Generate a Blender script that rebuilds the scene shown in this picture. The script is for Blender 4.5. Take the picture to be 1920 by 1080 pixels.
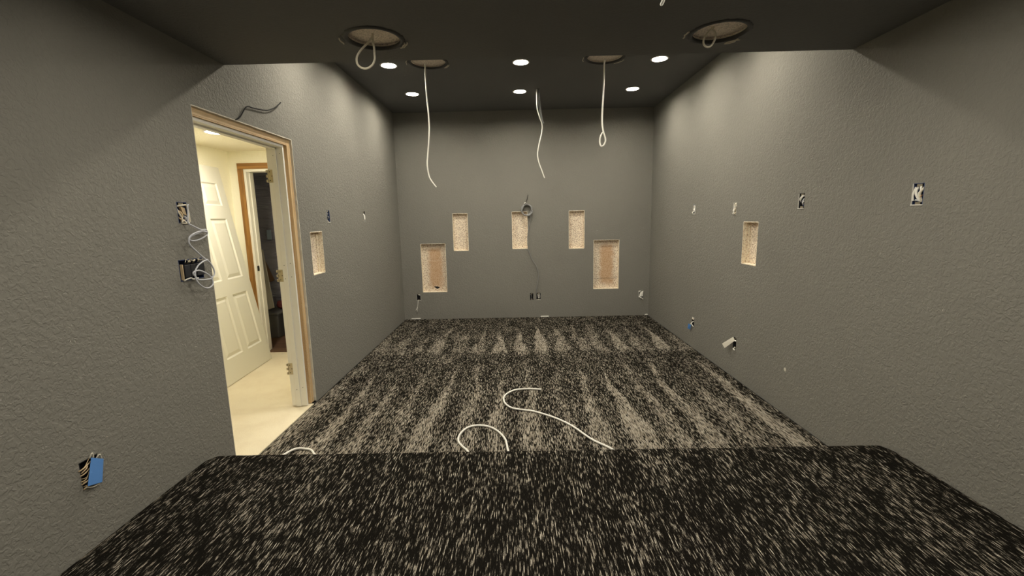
import bpy, math, random
from mathutils import Vector, Matrix
S = bpy.context.scene
for o in list(bpy.data.objects): bpy.data.objects.remove(o)

# ------------------------------------------------------------------ camera
cam_data = bpy.data.cameras.new('camera'); cam_data.sensor_width = 36; cam_data.lens = 15.383; cam_data.clip_start = .02
cam = bpy.data.objects.new('camera', cam_data); S.collection.objects.link(cam)
R_ = Vector((0.999762, 0.006708, -0.020771)); U_ = Vector((0.019464, 0.156747, 0.987447)); F_ = Vector((-0.009879, 0.987616, -0.156579))
mw = Matrix((R_, U_, -F_)).transposed().to_4x4(); mw.translation = (0, 0, 1.4)
cam.matrix_world = mw
S.camera = cam
# ------------------------------------------------------------------ world (closed basement: almost nothing) and exposure
W = bpy.data.worlds.new('world'); S.world = W; W.use_nodes = True
W.node_tree.nodes['Background'].inputs[0].default_value = (.5, .5, .5, 1); W.node_tree.nodes['Background'].inputs[1].default_value = .0
S.view_settings.view_transform = 'Standard'; S.view_settings.look = 'None'; S.view_settings.gamma = 1
S.view_settings.use_curve_mapping = False
S.view_settings.exposure = 2.33
S.cycles.max_bounces = 10; S.cycles.diffuse_bounces = 6
MAIN_LAMP = 68.0      # emission of the room's downlight lenses
SOFFIT_LAMP = 52.0
HALL_LAMP = 52.0
WARM = (1.0, .925, .77)

# ------------------------------------------------------------------ room dimensions
XL, XR, YB, YF = -1.614, 1.885, 6.152, -1.9      # left, right, far wall, wall behind the camera
HC, HS, YS = 2.830, 2.284, 2.609                 # far ceiling, soffit underside, soffit edge
PH, PY = .220, 2.125                             # platform height, platform front
HX = -1.750                                      # hall side of the left wall
HL, HB, HH = -2.950, 4.647, 2.142                # hall: left wall, back wall, ceiling
DOOR0, DOOR1, DOORH = 2.298, 3.298, 1.998        # rough opening

# ------------------------------------------------------------------ material helpers
def mat(name, col, rough=.6, metal=0, spec=.5):
    m = bpy.data.materials.new(name); m.use_nodes = True
    b = m.node_tree.nodes['Principled BSDF']
    b.inputs['Base Color'].default_value = (*col, 1); b.inputs['Roughness'].default_value = rough
    b.inputs['Metallic'].default_value = metal; b.inputs['Specular IOR Level'].default_value = spec
    return m
class NT:
    def __init__(s, m):
        s.t = m.node_tree; s.n = s.t.nodes; s.l = s.t.links; s.b = s.n['Principled BSDF']
        s.geo = s.n.new('ShaderNodeNewGeometry'); s.pos = s.geo.outputs['Position']
        s.tc = s.n.new('ShaderNodeTexCoord'); s.obj = s.tc.outputs['Object']
    def inp(s, sock, v):
        if isinstance(v, (int, float)): sock.default_value = v
        elif isinstance(v, tuple): sock.default_value = v
        else: s.l.new(v, sock)
    def math(s, op, *a, clamp=False):
        n = s.n.new('ShaderNodeMath'); n.operation = op; n.use_clamp = clamp
        for i, v in enumerate(a): s.inp(n.inputs[i], v)
        return n.outputs[0]
    def sep(s, v):
        n = s.n.new('ShaderNodeSeparateXYZ'); s.l.new(v, n.inputs[0]); return n.outputs
    def comb(s, x, y, z):
        n = s.n.new('ShaderNodeCombineXYZ')
        for i, v in enumerate((x, y, z)): s.inp(n.inputs[i], v)
        return n.outputs[0]
    def vscale(s, v, sc):
        n = s.n.new('ShaderNodeVectorMath'); n.operation = 'MULTIPLY'; s.l.new(v, n.inputs[0]); n.inputs[1].default_value = sc; return n.outputs[0]
    def noise(s, vec, scale=1, detail=2, rough=.5, dist=0, dim='3D'):
        n = s.n.new('ShaderNodeTexNoise'); n.noise_dimensions = dim; s.l.new(vec, n.inputs['Vector'])
        n.inputs['Scale'].default_value = scale; n.inputs['Detail'].default_value = detail; n.inputs['Roughness'].default_value = rough; n.inputs['Distortion'].default_value = dist
        return n.outputs['Fac']
    def white(s, vec, dim='2D'):
        n = s.n.new('ShaderNodeTexWhiteNoise'); n.noise_dimensions = dim; s.l.new(vec, n.inputs['Vector']); return n.outputs['Value']
    def ramp(s, f, lo, hi, a=0., b=1.):
        n = s.n.new('ShaderNodeMapRange'); n.interpolation_type = 'SMOOTHSTEP'
        s.inp(n.inputs['Value'], f); s.inp(n.inputs['From Min'], lo); s.inp(n.inputs['From Max'], hi); s.inp(n.inputs['To Min'], a); s.inp(n.inputs['To Max'], b)
        return n.outputs[0]
    def mix(s, f, a, b):
        n = s.n.new('ShaderNodeMix'); n.data_type = 'RGBA'
        s.inp(n.inputs['Factor'], f)
        for k, v in ((6, a), (7, b)):
            if isinstance(v, tuple): n.inputs[k].default_value = (*v, 1)
            else: s.l.new(v, n.inputs[k])
        return n.outputs[2]
    def color(s, v): s.l.new(v, s.b.inputs['Base Color'])
    def bump(s, h, strength=.4, dist=.003):
        n = s.n.new('ShaderNodeBump'); n.inputs['Strength'].default_value = strength; n.inputs['Distance'].default_value = dist
        s.l.new(h, n.inputs['Height']); s.l.new(n.outputs[0], s.b.inputs['Normal'])

def paint(name, col, rough, bump_d, var=.06):
    m = mat(name, col, rough, spec=.4); t = NT(m)
    t.b.inputs['Specular IOR Level'].default_value = .22
    a = t.noise(t.pos, 55, 3, .55, .8); b = t.noise(t.pos, 150, 2, .5)
    hgt = t.math('ADD', t.ramp(a, .38, .62), t.math('MULTIPLY', b, .25))
    t.bump(hgt, 1.0, bump_d)
    v = t.noise(t.pos, 1.6, 3, .6)
    t.color(t.mix(v, tuple(c*(1-var) for c in col), tuple(c*(1+var) for c in col)))
    return m
M = {}
M['wall'] = paint('charcoal_wall_paint', (.222, .214, .190), .8, .0014)
M['ceiling'] = paint('black_ceiling_paint', (.150, .151, .148), .75, .0010)
M['cream'] = paint('cream_wall_paint', (.93, .90, .74), .7, .0008, .02)
M['hall_ceiling'] = paint('cream_ceiling_paint', (.86, .81, .64), .8, .0006, .02)
M['white_trim'] = mat('white_trim_paint', (.85, .83, .76), .45)
M['door_white'] = mat('white_door_paint', (.72, .71, .64), .42)
M['gypsum'] = mat('gypsum_edge', (.62, .58, .49), .9)
M['nickel'] = mat('satin_nickel', (.55, .50, .40), .38, 1)
M['screw'] = mat('dark_screw', (.05, .045, .04), .5, .6)
M['wire_white'] = mat('white_cable_jacket', (.88, .86, .80), .45)
M['wire_cream'] = mat('cream_cable_jacket', (.74, .68, .55), .5)
M['wire_blue'] = mat('grey_blue_cable_jacket', (.56, .57, .62), .45)
M['wire_grey'] = mat('grey_cable_jacket', (.26, .26, .26), .5)
M['wire_black'] = mat('black_cable_jacket', (.008, .008, .008), .7, spec=.2)
M['copper'] = mat('copper_wire', (.62, .34, .17), .35, .8)
M['tan_wire'] = mat('tan_paper_wire', (.60, .46, .28), .7)
M['box_blue'] = mat('blue_box_plastic', (.035, .06, .16), .5)
M['box_dark'] = mat('dark_box_plastic', (.02, .021, .026), .5)
M['box_white'] = mat('overspray_box_plastic', (.60, .58, .54), .6)
M['tape_blue'] = mat('blue_painters_tape', (.10, .27, .66), .6)
M['tape_pale'] = mat('pale_masking_tape', (.84, .80, .70), .7)
M['ring_black'] = mat('black_mud_ring', (.03, .03, .03), .55)
M['lamp_trim'] = mat('downlight_trim', (.75, .73, .70), .5)
M['lens_off'] = mat('lens_plastic', (.8, .8, .8), .4)
M['bin'] = mat('dark_bin_plastic', (.13, .13, .125), .5)
M['board_pale'] = mat('pale_primed_board', (.60, .57, .50), .7)
M['board_wood'] = mat('raw_wood_offcut', (.20, .12, .07), .7)
M['card_blue'] = mat('pale_blue_card', (.35, .45, .58), .6)
M['red_rag'] = mat('dull_red_cloth', (.12, .02, .02), .8)
M['subfloor'] = mat('dark_gap', (.012, .011, .01), .9)

def wood(name, c1, c2, axis=2, sc=1., rough=.6, spots=0):
    m = mat(name, c1, rough); t = NT(m)
    st = [34*sc, 34*sc, 34*sc]; st[axis] = 2.2*sc
    g = t.noise(t.vscale(t.pos, tuple(st)), 1, 4, .6, .6)
    c = t.mix(t.ramp(g, .3, .7), c1, c2)
    if spots:
        k = t.noise(t.pos, 170, 2, .6); c = t.mix(t.ramp(k, .52, .6, 0, spots), c, (.62, .50, .36))
    t.color(c); t.bump(g, .3, .001)
    return m
M['stain'] = wood('honey_stained_casing', (.40, .20, .05), (.22, .10, .025), 2)
M['stain_h'] = wood('honey_stained_head_casing', (.40, .20, .05), (.22, .10, .025), 0)
M['stud'] = wood('rough_stud_lumber', (.74, .53, .28), (.52, .33, .15), 2, spots=.7)
M['header'] = wood('rough_header_lumber', (.68, .50, .28), (.46, .30, .15), 1, spots=.3)
M['brown_floor'] = wood('brown_plank_floor', (.18, .10, .06), (.09, .05, .028), 0, .6)

def speckle(name, base, dark, orange=0):
    m = mat(name, base, .85); t = NT(m)
    s1 = t.noise(t.pos, 75, 4, .75); s2 = t.noise(t.pos, 120, 2, .5)
    c = t.mix(t.ramp(s1, .49, .58), base, dark)
    c = t.mix(t.ramp(s2, .57, .68), c, tuple(d*.55 for d in dark))
    if orange:
        o = t.sep(t.obj); wob = t.math('MULTIPLY', t.math('SUBTRACT', t.noise(t.pos, 14, 2), .5), .10)
        d = t.math('ABSOLUTE', t.math('ADD', t.math('SUBTRACT', o[0], .015), wob))
        k = t.math('MULTIPLY', t.ramp(d, .13, .05), t.ramp(t.math('ADD', t.math('ABSOLUTE', o[2]), wob), .33, .22))
        c = t.mix(t.math('MULTIPLY', k, orange), c, (.52, .27, .10))
    t.color(c); t.bump(s1, .7, .003)
    return m
M['niche_back'] = speckle('speckled_niche_board', (.93, .82, .66), (.46, .33, .24))
M['niche_back_orange'] = speckle('stained_niche_board', (.90, .80, .65), (.46, .33, .23), .65)
M['niche_side'] = speckle('cut_board_edge', (.92, .84, .68), (.72, .58, .42))
M['backer'] = speckle('grey_backer_board', (.86, .76, .66), (.66, .58, .50))

# shiny crumpled black sheeting of the store room
m = mat('black_plastic_sheeting', (.33, .33, .41), .35); t = NT(m)
cr = t.noise(t.vscale(t.pos, (3., 3., 16.)), 1, 4, .6, 1.5)
t.color(t.mix(t.ramp(t.noise(t.vscale(t.pos, (4., 4., 22.)), 1, 3, .6, .4), .62, .70), (.33, .33, .41), (.42, .44, .50)))
t.bump(cr, .9, .03); M['sheeting'] = m

# hall carpet
m = mat('cream_hall_carpet', (.70, .60, .42), .95, spec=.1); t = NT(m)
f1 = t.noise(t.pos, 240, 3, .7); f2 = t.noise(t.pos, 5, 3, .6)
c = t.mix(t.ramp(f1, .35, .7), (.82, .75, .58), (.66, .58, .42)); c = t.mix(t.ramp(f2, .35, .7, 0, .25), c, (.58, .47, .32))
t.color(c); t.bump(f1, .7, .004); M['hall_carpet'] = m

# black carpet with broken pale yarn running along the room; brushed: vacuum strokes leave lighter nap wedges
def carpet(name, light_t, strokes):
    m = mat(name, (.02, .02, .02), .95, spec=.0); t = NT(m)
    p = t.sep(t.pos); x, y = p[0], p[1]
    xw = t.math('ADD', x, t.math('MULTIPLY', t.math('SUBTRACT', t.noise(t.vscale(t.pos, (1., 1., 1.)), 3, 1), .5), .012))
    def yarn(rows, freq, seed):
        xr = t.math('MULTIPLY', xw, rows); row = t.math('FLOOR', xr)
        sh = t.math('MULTIPLY', t.white(t.comb(row, seed, 0)), 60)
        yy = t.math('ADD', t.math('MULTIPLY', y, freq), sh)
        d = t.noise(t.comb(t.math('MULTIPLY', row, 7.31), yy, 0), 1, 1.5, .5, 0, '2D')
        edge = t.math('ABSOLUTE', t.math('SUBTRACT', t.math('SUBTRACT', xr, row), .5))      # 0 mid yarn .. .5 between yarns
        return d, edge, row, yy
    d1, e1, row, yy = yarn(225, 21, 3.7)
    fine = t.noise(t.vscale(t.pos, (600., 120., 200.)), 1, 2, .6)
    patch = t.noise(t.vscale(t.pos, (9., 3.4, 3.)), 1, 3, .6)
    v = t.math('SUBTRACT', d1, t.math('MULTIPLY', e1, .12))
    v = t.math('ADD', v, t.math('MULTIPLY', t.math('SUBTRACT', fine, .5), .50))
    v = t.math('ADD', v, t.math('MULTIPLY', t.math('SUBTRACT', patch, .5), .32))
    if strokes:
        wob = t.noise(t.vscale(t.pos, (2.6, 1.3, 1.)), 1, 2)
        def wedge(ya, yb, period, off, seed):
            xx = t.math('ADD', t.math('MULTIPLY', t.math('ADD', x, t.math('MULTIPLY', t.math('SUBTRACT', wob, .5), .22)), 1/period), off)
            cell = t.math('FLOOR', xx)
            rnd = t.white(t.comb(cell, seed, 0)); rnd2 = t.white(t.comb(cell, seed+5.3, 0)); rnd3 = t.white(t.comb(cell, seed+8.1, 0))
            skew = t.math('MULTIPLY', t.math('SUBTRACT', rnd2, .5), .45)
            top = t.math('ADD', ya, t.math('MULTIPLY', t.math('SUBTRACT', rnd, .5), .55))
            tt = t.math('DIVIDE', t.math('SUBTRACT', top, y), ya-yb)
            u = t.math('MULTIPLY', t.math('ABSOLUTE', t.math('ADD', t.math('SUBTRACT', t.math('SUBTRACT', xx, cell), .5), t.math('MULTIPLY', skew, t.math('SUBTRACT', t.math('MINIMUM', tt, 1.), .3)))), 2)
            wd = t.math('SUBTRACT', t.math('MULTIPLY', t.math('MINIMUM', tt, .85), .86), u)
            k = t.ramp(wd, -.10, .22)
            k = t.math('MULTIPLY', k, t.ramp(y, yb-.14, yb+.12)); k = t.math('MULTIPLY', k, t.ramp(tt, 0.0, .12))
            return t.math('MULTIPLY', k, t.math('ADD', .45, t.math('MULTIPLY', rnd3, .70)))
        w = t.math('MAXIMUM', wedge(5.62, 4.48, .222, .35, 1.0), wedge(4.22, 2.0, .232, .1, 9.0))
        w = t.math('MULTIPLY', w, t.ramp(x, -1.5, -.1, .60, 1.0))
        near = t.ramp(y, 4.0, 2.6, 0., .035)
        v = t.math('ADD', t.math('ADD', v, near), t.math('MULTIPLY', w, .165))
    k = t.math('MULTIPLY', t.math('POWER', t.ramp(v, light_t-.15, light_t+.20), 2.3), t.ramp(e1, .46, .17, .06, 1.0))
    hue = t.white(t.comb(row, t.math('FLOOR', yy), 0))
    lightc = t.mix(hue, (.34, .29, .225), (.74, .675, .57))
    darkc = t.mix(fine, (.002, .0018, .0015), (.020, .018, .015))
    t.color(t.mix(k, darkc, lightc))
    t.bump(t.math('SUBTRACT', t.math('ADD', d1, t.math('MULTIPLY', fine, .7)), t.math('MULTIPLY', e1, .8)), 1.0, .004)
    return m
M['carpet'] = carpet('black_and_fawn_streaked_carpet', .525, True)
M['carpet_platform'] = carpet('black_and_fawn_streaked_carpet_platform', .565, False)  # darker copy: the platform's nap and light direction put into the colour

def lamp(name, s):
    m = mat(name, (.9, .9, .9), .5); b = m.node_tree.nodes['Principled BSDF']
    b.inputs['Emission Color'].default_value = (*WARM, 1); b.inputs['Emission Strength'].default_value = s
    return m
M['lens'] = lamp('lit_downlight_lens', MAIN_LAMP); M['lens_soffit'] = lamp('lit_soffit_lens', SOFFIT_LAMP); M['lens_hall'] = lamp('lit_hall_lens', HALL_LAMP)

# measured courses of the loose cables, in metres
P = {'black_wire': [(-1.6, 2.654, 1.99), (-1.6, 2.691, 2.025), (-1.6, 2.756, 2.096), (-1.6, 2.829, 2.108), (-1.6, 2.917, 2.118), (-1.6, 2.993, 2.132),
                (-1.6, 3.069, 2.162), (-1.6, 3.121, 2.192), (-1.6, 3.165, 2.223)],
 'coil_cable': [(-1.565, 2.212, 1.127), (-1.565, 2.16, 1.13), (-1.565, 2.125, 1.136), (-1.565, 2.107, 1.154), (-1.565, 2.096, 1.171), (-1.565, 2.112, 1.179),
                (-1.565, 2.14, 1.179), (-1.565, 2.174, 1.166), (-1.565, 2.208, 1.144), (-1.565, 2.223, 1.12), (-1.565, 2.223, 1.098), (-1.565, 2.197, 1.085),
                (-1.565, 2.167, 1.087), (-1.565, 2.134, 1.107), (-1.565, 2.113, 1.133), (-1.565, 2.108, 1.162), (-1.565, 2.116, 1.186), (-1.565, 2.145, 1.209),
                (-1.565, 2.177, 1.221), (-1.565, 2.208, 1.226)],
 'floor_end': [(-1.292, 2.541, 0.004), (-1.341, 2.558, 0.004), (-1.377, 2.563, 0.004), (-1.412, 2.544, 0.004)],
 'floor_loop': [(-0.079, 2.549, 0.004), (-0.084, 2.588, 0.004), (-0.102, 2.644, 0.004), (-0.139, 2.717, 0.004), (-0.192, 2.778, 0.004), (-0.248, 2.804, 0.004),
                (-0.303, 2.805, 0.004), (-0.351, 2.776, 0.004), (-0.38, 2.717, 0.004), (-0.393, 2.653, 0.004), (-0.386, 2.591, 0.004), (-0.359, 2.538, 0.004)],
 'floor_s': [(0.189, 3.425, 0.004), (0.124, 3.439, 0.004), (0.058, 3.442, 0.004), (-0.026, 3.423, 0.004), (-0.086, 3.359, 0.004), (-0.114, 3.286, 0.004),
             (-0.112, 3.204, 0.004), (-0.09, 3.134, 0.004), (-0.046, 3.076, 0.004), (0.021, 3.046, 0.004), (0.107, 3.016, 0.004), (0.21, 2.942, 0.004),
             (0.293, 2.864, 0.004), (0.366, 2.767, 0.004), (0.421, 2.662, 0.004), (0.461, 2.591, 0.004), (0.494, 2.55, 0.004)],
 'hang_left': [(-0.813, 4.36, 2.825), (-0.814, 4.36, 2.703), (-0.811, 4.36, 2.56), (-0.803, 4.36, 2.416), (-0.801, 4.36, 2.271), (-0.812, 4.36, 2.148),
               (-0.828, 4.36, 2.025), (-0.838, 4.36, 1.936), (-0.828, 4.36, 1.835), (-0.805, 4.36, 1.779), (-0.761, 4.36, 1.718)],
 'hang_right': [(0.868, 4.4, 2.813), (0.867, 4.4, 2.676), (0.861, 4.4, 2.533), (0.855, 4.4, 2.413), (0.854, 4.4, 2.291), (0.865, 4.4, 2.212),
                (0.881, 4.4, 2.163), (0.887, 4.4, 2.123), (0.872, 4.4, 2.084), (0.846, 4.4, 2.074), (0.833, 4.4, 2.114), (0.84, 4.4, 2.164),
                (0.86, 4.4, 2.202)],
 'lower_cable': [(-1.575, 2.242, 1.364), (-1.575, 2.204, 1.37), (-1.575, 2.152, 1.361), (-1.575, 2.118, 1.345), (-1.575, 2.11, 1.328), (-1.575, 2.112, 1.31),
                 (-1.575, 2.132, 1.289), (-1.575, 2.162, 1.264), (-1.575, 2.194, 1.238), (-1.575, 2.214, 1.225), (-1.575, 2.241, 1.202), (-1.575, 2.258, 1.17),
                 (-1.575, 2.258, 1.148), (-1.575, 2.244, 1.134), (-1.575, 2.227, 1.128)],
 'mid_a': [(0.273, 5.2, 2.824), (0.272, 5.2, 2.727), (0.277, 5.2, 2.619), (0.303, 5.2, 2.526), (0.329, 5.2, 2.445), (0.322, 5.2, 2.352), (0.293, 5.2, 2.236),
           (0.274, 5.2, 2.13), (0.285, 5.2, 2.041), (0.321, 5.2, 1.939), (0.351, 5.2, 1.855)],
 'mid_b': [(0.288, 5.2, 2.823), (0.293, 5.2, 2.698), (0.306, 5.2, 2.595), (0.324, 5.2, 2.497), (0.341, 5.2, 2.456)],
 'mid_c': [(0.296, 5.19, 2.82), (0.304, 5.19, 2.724), (0.318, 5.19, 2.593), (0.332, 5.19, 2.5), (0.35, 5.19, 2.46)],
 'ring_tail': [(0.217, 6.135, 1.409), (0.193, 6.135, 1.285), (0.169, 6.135, 1.138), (0.174, 6.135, 0.989), (0.224, 6.135, 0.839), (0.283, 6.135, 0.747),
               (0.312, 6.135, 0.649), (0.311, 6.135, 0.535), (0.287, 6.135, 0.42), (0.286, 6.135, 0.328)],
 'ring_top': [(0.185, 6.14, 1.72), (0.17, 6.14, 1.656), (0.147, 6.14, 1.599)],
 'soffit_left_loop': [(-0.674, 2.28, 2.284), (-0.699, 2.28, 2.258), (-0.733, 2.28, 2.23), (-0.756, 2.28, 2.201), (-0.76, 2.28, 2.175), (-0.751, 2.28, 2.155),
                      (-0.729, 2.28, 2.142), (-0.705, 2.28, 2.142), (-0.681, 2.28, 2.156), (-0.668, 2.28, 2.18), (-0.667, 2.28, 2.204), (-0.667, 2.28, 2.233),
                      (-0.671, 2.28, 2.257), (-0.672, 2.28, 2.284)],
 'soffit_right_loop': [(0.971, 2.3, 2.289), (0.956, 2.3, 2.275), (0.942, 2.3, 2.256), (0.937, 2.3, 2.235), (0.941, 2.3, 2.218), (0.954, 2.3, 2.208),
                       (0.97, 2.3, 2.21), (0.982, 2.3, 2.226), (0.989, 2.3, 2.245), (0.99, 2.3, 2.265), (0.979, 2.3, 2.282), (0.976, 2.3, 2.289)],
 'top_loop': [(0.572, 1.75, 2.249), (0.565, 1.75, 2.214), (0.558, 1.75, 2.185), (0.553, 1.75, 2.173), (0.549, 1.75, 2.164), (0.553, 1.75, 2.161),
              (0.557, 1.75, 2.166), (0.561, 1.75, 2.176), (0.566, 1.75, 2.192), (0.577, 1.75, 2.222), (0.583, 1.75, 2.249)],
 'upper_cable': [(-1.585, 2.146, 1.496), (-1.585, 2.141, 1.457), (-1.585, 2.134, 1.414), (-1.585, 2.159, 1.399), (-1.585, 2.192, 1.386), (-1.585, 2.219, 1.377),
                 (-1.585, 2.249, 1.377), (-1.585, 2.259, 1.366), (-1.585, 2.252, 1.35), (-1.585, 2.211, 1.333), (-1.585, 2.166, 1.325), (-1.585, 2.138, 1.327),
                 (-1.585, 2.13, 1.337), (-1.585, 2.149, 1.349), (-1.585, 2.194, 1.36), (-1.585, 2.24, 1.369), (-1.585, 2.256, 1.363)],
 'white_wires': [(-1.405, 6.13, 0.262), (-1.417, 6.13, 0.184), (-1.451, 6.13, 0.123)],
 'white_wires2': [(-1.417, 6.13, 0.184), (-1.43, 6.13, 0.091)]}

# ------------------------------------------------------------------ mesh helpers
def tag(o, label=None, cat=None, group=None, kind=None):
    if label: o['label'] = label
    if cat: o['category'] = cat
    if group: o['group'] = group
    if kind: o['kind'] = kind
    return o
def empty(name, loc=(0, 0, 0), rz=0, **k):
    o = bpy.data.objects.new(name, None); S.collection.objects.link(o); o.empty_display_size = .05
    o.location = loc; o.rotation_euler = (0, 0, rz); return tag(o, **k)
def smoothpts(pts, n=6):
    P_ = [Vector(p) for p in pts]; out = []
    for i in range(len(P_)-1):
        a = P_[max(i-1, 0)]; b = P_[i]; c = P_[i+1]; d = P_[min(i+2, len(P_)-1)]
        for k in range(n):
            t_ = k/n
            out.append(.5*((2*b)+(c-a)*t_+(2*a-5*b+4*c-d)*t_*t_+(3*b-a-3*c+d)*t_**3))
    out.append(P_[-1]); return out
class MB:
    def __init__(s): s.v = []; s.f = []; s.sm = []
    def add(s, vs, fs, smooth=False):
        o = len(s.v); s.v += [tuple(v) for v in vs]
        for f in fs: s.f.append(tuple(i+o for i in f)); s.sm.append(smooth)
    def box(s, x0, x1, y0, y1, z0, z1):
        vs = [(x, y, z) for x in (x0, x1) for y in (y0, y1) for z in (z0, z1)]
        s.add(vs, [(0, 1, 3, 2), (4, 6, 7, 5), (0, 4, 5, 1), (2, 3, 7, 6), (0, 2, 6, 4), (1, 5, 7, 3)]); return s
    def hexa(s, a):   # 8 points: bottom ring, top ring
        s.add(a, [(3, 2, 1, 0), (4, 5, 6, 7), (0, 1, 5, 4), (1, 2, 6, 5), (2, 3, 7, 6), (3, 0, 4, 7)]); return s
    def tube(s, pts, r, n=8, sub=6, smooth=True):
        P_ = smoothpts(pts, sub) if sub > 1 else [Vector(p) for p in pts]
        T = (P_[1]-P_[0]).normalized(); up = Vector((0, 0, 1)) if abs(T.z) < .9 else Vector((1, 0, 0))
        N = T.cross(up).normalized(); vs = []; fs = []
        for i, p in enumerate(P_):
            T2 = (P_[min(i+1, len(P_)-1)]-P_[max(i-1, 0)]);
            if T2.length > 1e-9: T = T2.normalized()
            N = (N-T*N.dot(T)).normalized(); B = T.cross(N)
            for k in range(n):
                a = 2*math.pi*k/n; vs.append(p+(N*math.cos(a)+B*math.sin(a))*r)
        for i in range(len(P_)-1):
            for k in range(n): fs.append((i*n+k, i*n+(k+1) % n, (i+1)*n+(k+1) % n, (i+1)*n+k))
        fs.append(tuple(range(n))[::-1]); fs.append(tuple((len(P_)-1)*n+k for k in range(n)))
        s.add(vs, fs, smooth); return s
    def lathe(s, prof, n=40, c=(0, 0, 0), smooth=True, closed=False):
        vs = []; fs = []; m_ = len(prof)
        for k in range(n):
            a = 2*math.pi*k/n
            for r, z in prof: vs.append((c[0]+r*math.cos(a), c[1]+r*math.sin(a), c[2]+z))
        for k in range(n):
            for i in range(m_-1 if not closed else m_):
                j = (i+1) % m_
                fs.append((k*m_+i, ((k+1) % n)*m_+i, ((k+1) % n)*m_+j, k*m_+j))
        s.add(vs, fs, smooth); return s
    def disc(s, r, z, n=40, c=(0, 0), down=True, wob=0, rnd=None):
        vs = [(c[0]+(r+(rnd.uniform(-wob, wob) if rnd else 0))*math.cos(2*math.pi*k/n), c[1]+r*math.sin(2*math.pi*k/n), z) for k in range(n)]
        s.add(vs, [tuple(range(n))[::-1] if down else tuple(range(n))]); return s
    def build(s, name, m_, parent=None, bevel=0, **k):
        me = bpy.data.meshes.new(name); me.from_pydata(s.v, [], s.f); me.materials.append(m_)
        for p, sm in zip(me.polygons, s.sm): p.use_smooth = sm
        me.update()
        o = bpy.data.objects.new(name, me); S.collection.objects.link(o)
        if parent: o.parent = parent
        if bevel:
            b = o.modifiers.new('bevel', 'BEVEL'); b.width = bevel; b.segments = 2; b.limit_method = 'ANGLE'
        return tag(o, **k)

def sheet(mb, to3, u0, u1, v0, v1, holes, flip=False):
    """flat sheet with rectangular holes; to3(u,v) gives the point"""
    us = sorted({u0, u1, *[h[i] for h in holes for i in (0, 1) if u0 < h[i] < u1]})
    vs = sorted({v0, v1, *[h[i] for h in holes for i in (2, 3) if v0 < h[i] < v1]})
    for i in range(len(us)-1):
        for j in range(len(vs)-1):
            cu, cv = (us[i]+us[i+1])/2, (vs[j]+vs[j+1])/2
            if any(h[0] < cu < h[1] and h[2] < cv < h[3] for h in holes): continue
            q = [to3(us[i], vs[j]), to3(us[i+1], vs[j]), to3(us[i+1], vs[j+1]), to3(us[i], vs[j+1])]
            mb.add(q, [(3, 2, 1, 0) if flip else (0, 1, 2, 3)])
def round_patch(mb, cx, cy, half, r, z, n=48):
    """square patch with a round hole, used where the ceiling is cut for a speaker"""
    vs = []; fs = []
    for k in range(n):
        a = 2*math.pi*(k+.5)/n; c_, s_ = math.cos(a), math.sin(a); q = half/max(abs(c_), abs(s_))
        vs.append((cx+r*c_, cy+r*s_, z)); vs.append((cx+q*c_, cy+q*s_, z))
    for k in range(n):
        j = (k+1) % n; fs.append((2*k, 2*k+1, 2*j+1, 2*j))
        a, b = Vector(vs[2*k+1]), Vector(vs[2*j+1])
    base = len(vs)
    # corners
    for sx, sy in ((1, 1), (-1, 1), (-1, -1), (1, -1)):
        best = None
        for k in range(n):
            j = (k+1) % n; a, b = vs[2*k+1], vs[2*j+1]
            onx = abs(abs(a[0]-cx)-half) < 1e-6 and abs(abs(b[1]-cy)-half) < 1e-6
            ony = abs(abs(a[1]-cy)-half) < 1e-6 and abs(abs(b[0]-cx)-half) < 1e-6
            if (onx or ony) and (a[0]-cx)*sx > 0 and (a[1]-cy)*sy > 0 and (b[0]-cx)*sx > 0 and (b[1]-cy)*sy > 0: best = (k, j)
        vs.append((cx+half*sx, cy+half*sy, z))
        if best: fs.append((2*best[0]+1, len(vs)-1, 2*best[1]+1))
    mb.add(vs, fs)

# ------------------------------------------------------------------ holes in the walls
# outlet boxes: (u centre, z centre, width, height); u is y on the side walls and x on the far wall
OUT_R = dict(a=(4.68, 1.455, .060, .100), b=(3.82, 1.445, .058, .100), c=(2.943, 1.475, .062, .100), d=(2.102, 1.473, .060, .102), e=(4.585, .262, .060, .105), f=(3.69, .295, .056, .100))
OUT_L = dict(a=(3.825, 1.452, .060, .104), b=(4.735, 1.460, .056, .104), c=(2.146, 1.462, .066, .102), d=(2.155, 1.184, .160, .104), e=(1.505, .495, .072, .105))
OUT_B = dict(a=(-1.398, .315, .060, .095), b=(.217, .296, .046, .095), c=(.314, .296, .060, .100), d=(1.770, .300, .062, .095))
def hol(b): return (b[0]-b[2]/2, b[0]+b[2]/2, b[1]-b[3]/2, b[1]+b[3]/2)
NICHE_B = [(-.866, -.660, .970, 1.483), (-.041, .171, .982, 1.491), (.750, .962, .969, 1.489), (-1.331, -.987, .388, 1.072), (1.096, 1.449, .389, 1.077)]
NICHE_R = (3.440, 3.658, .992, 1.333)
NICHE_L = (3.455, 3.668, .987, 1.326)

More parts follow.
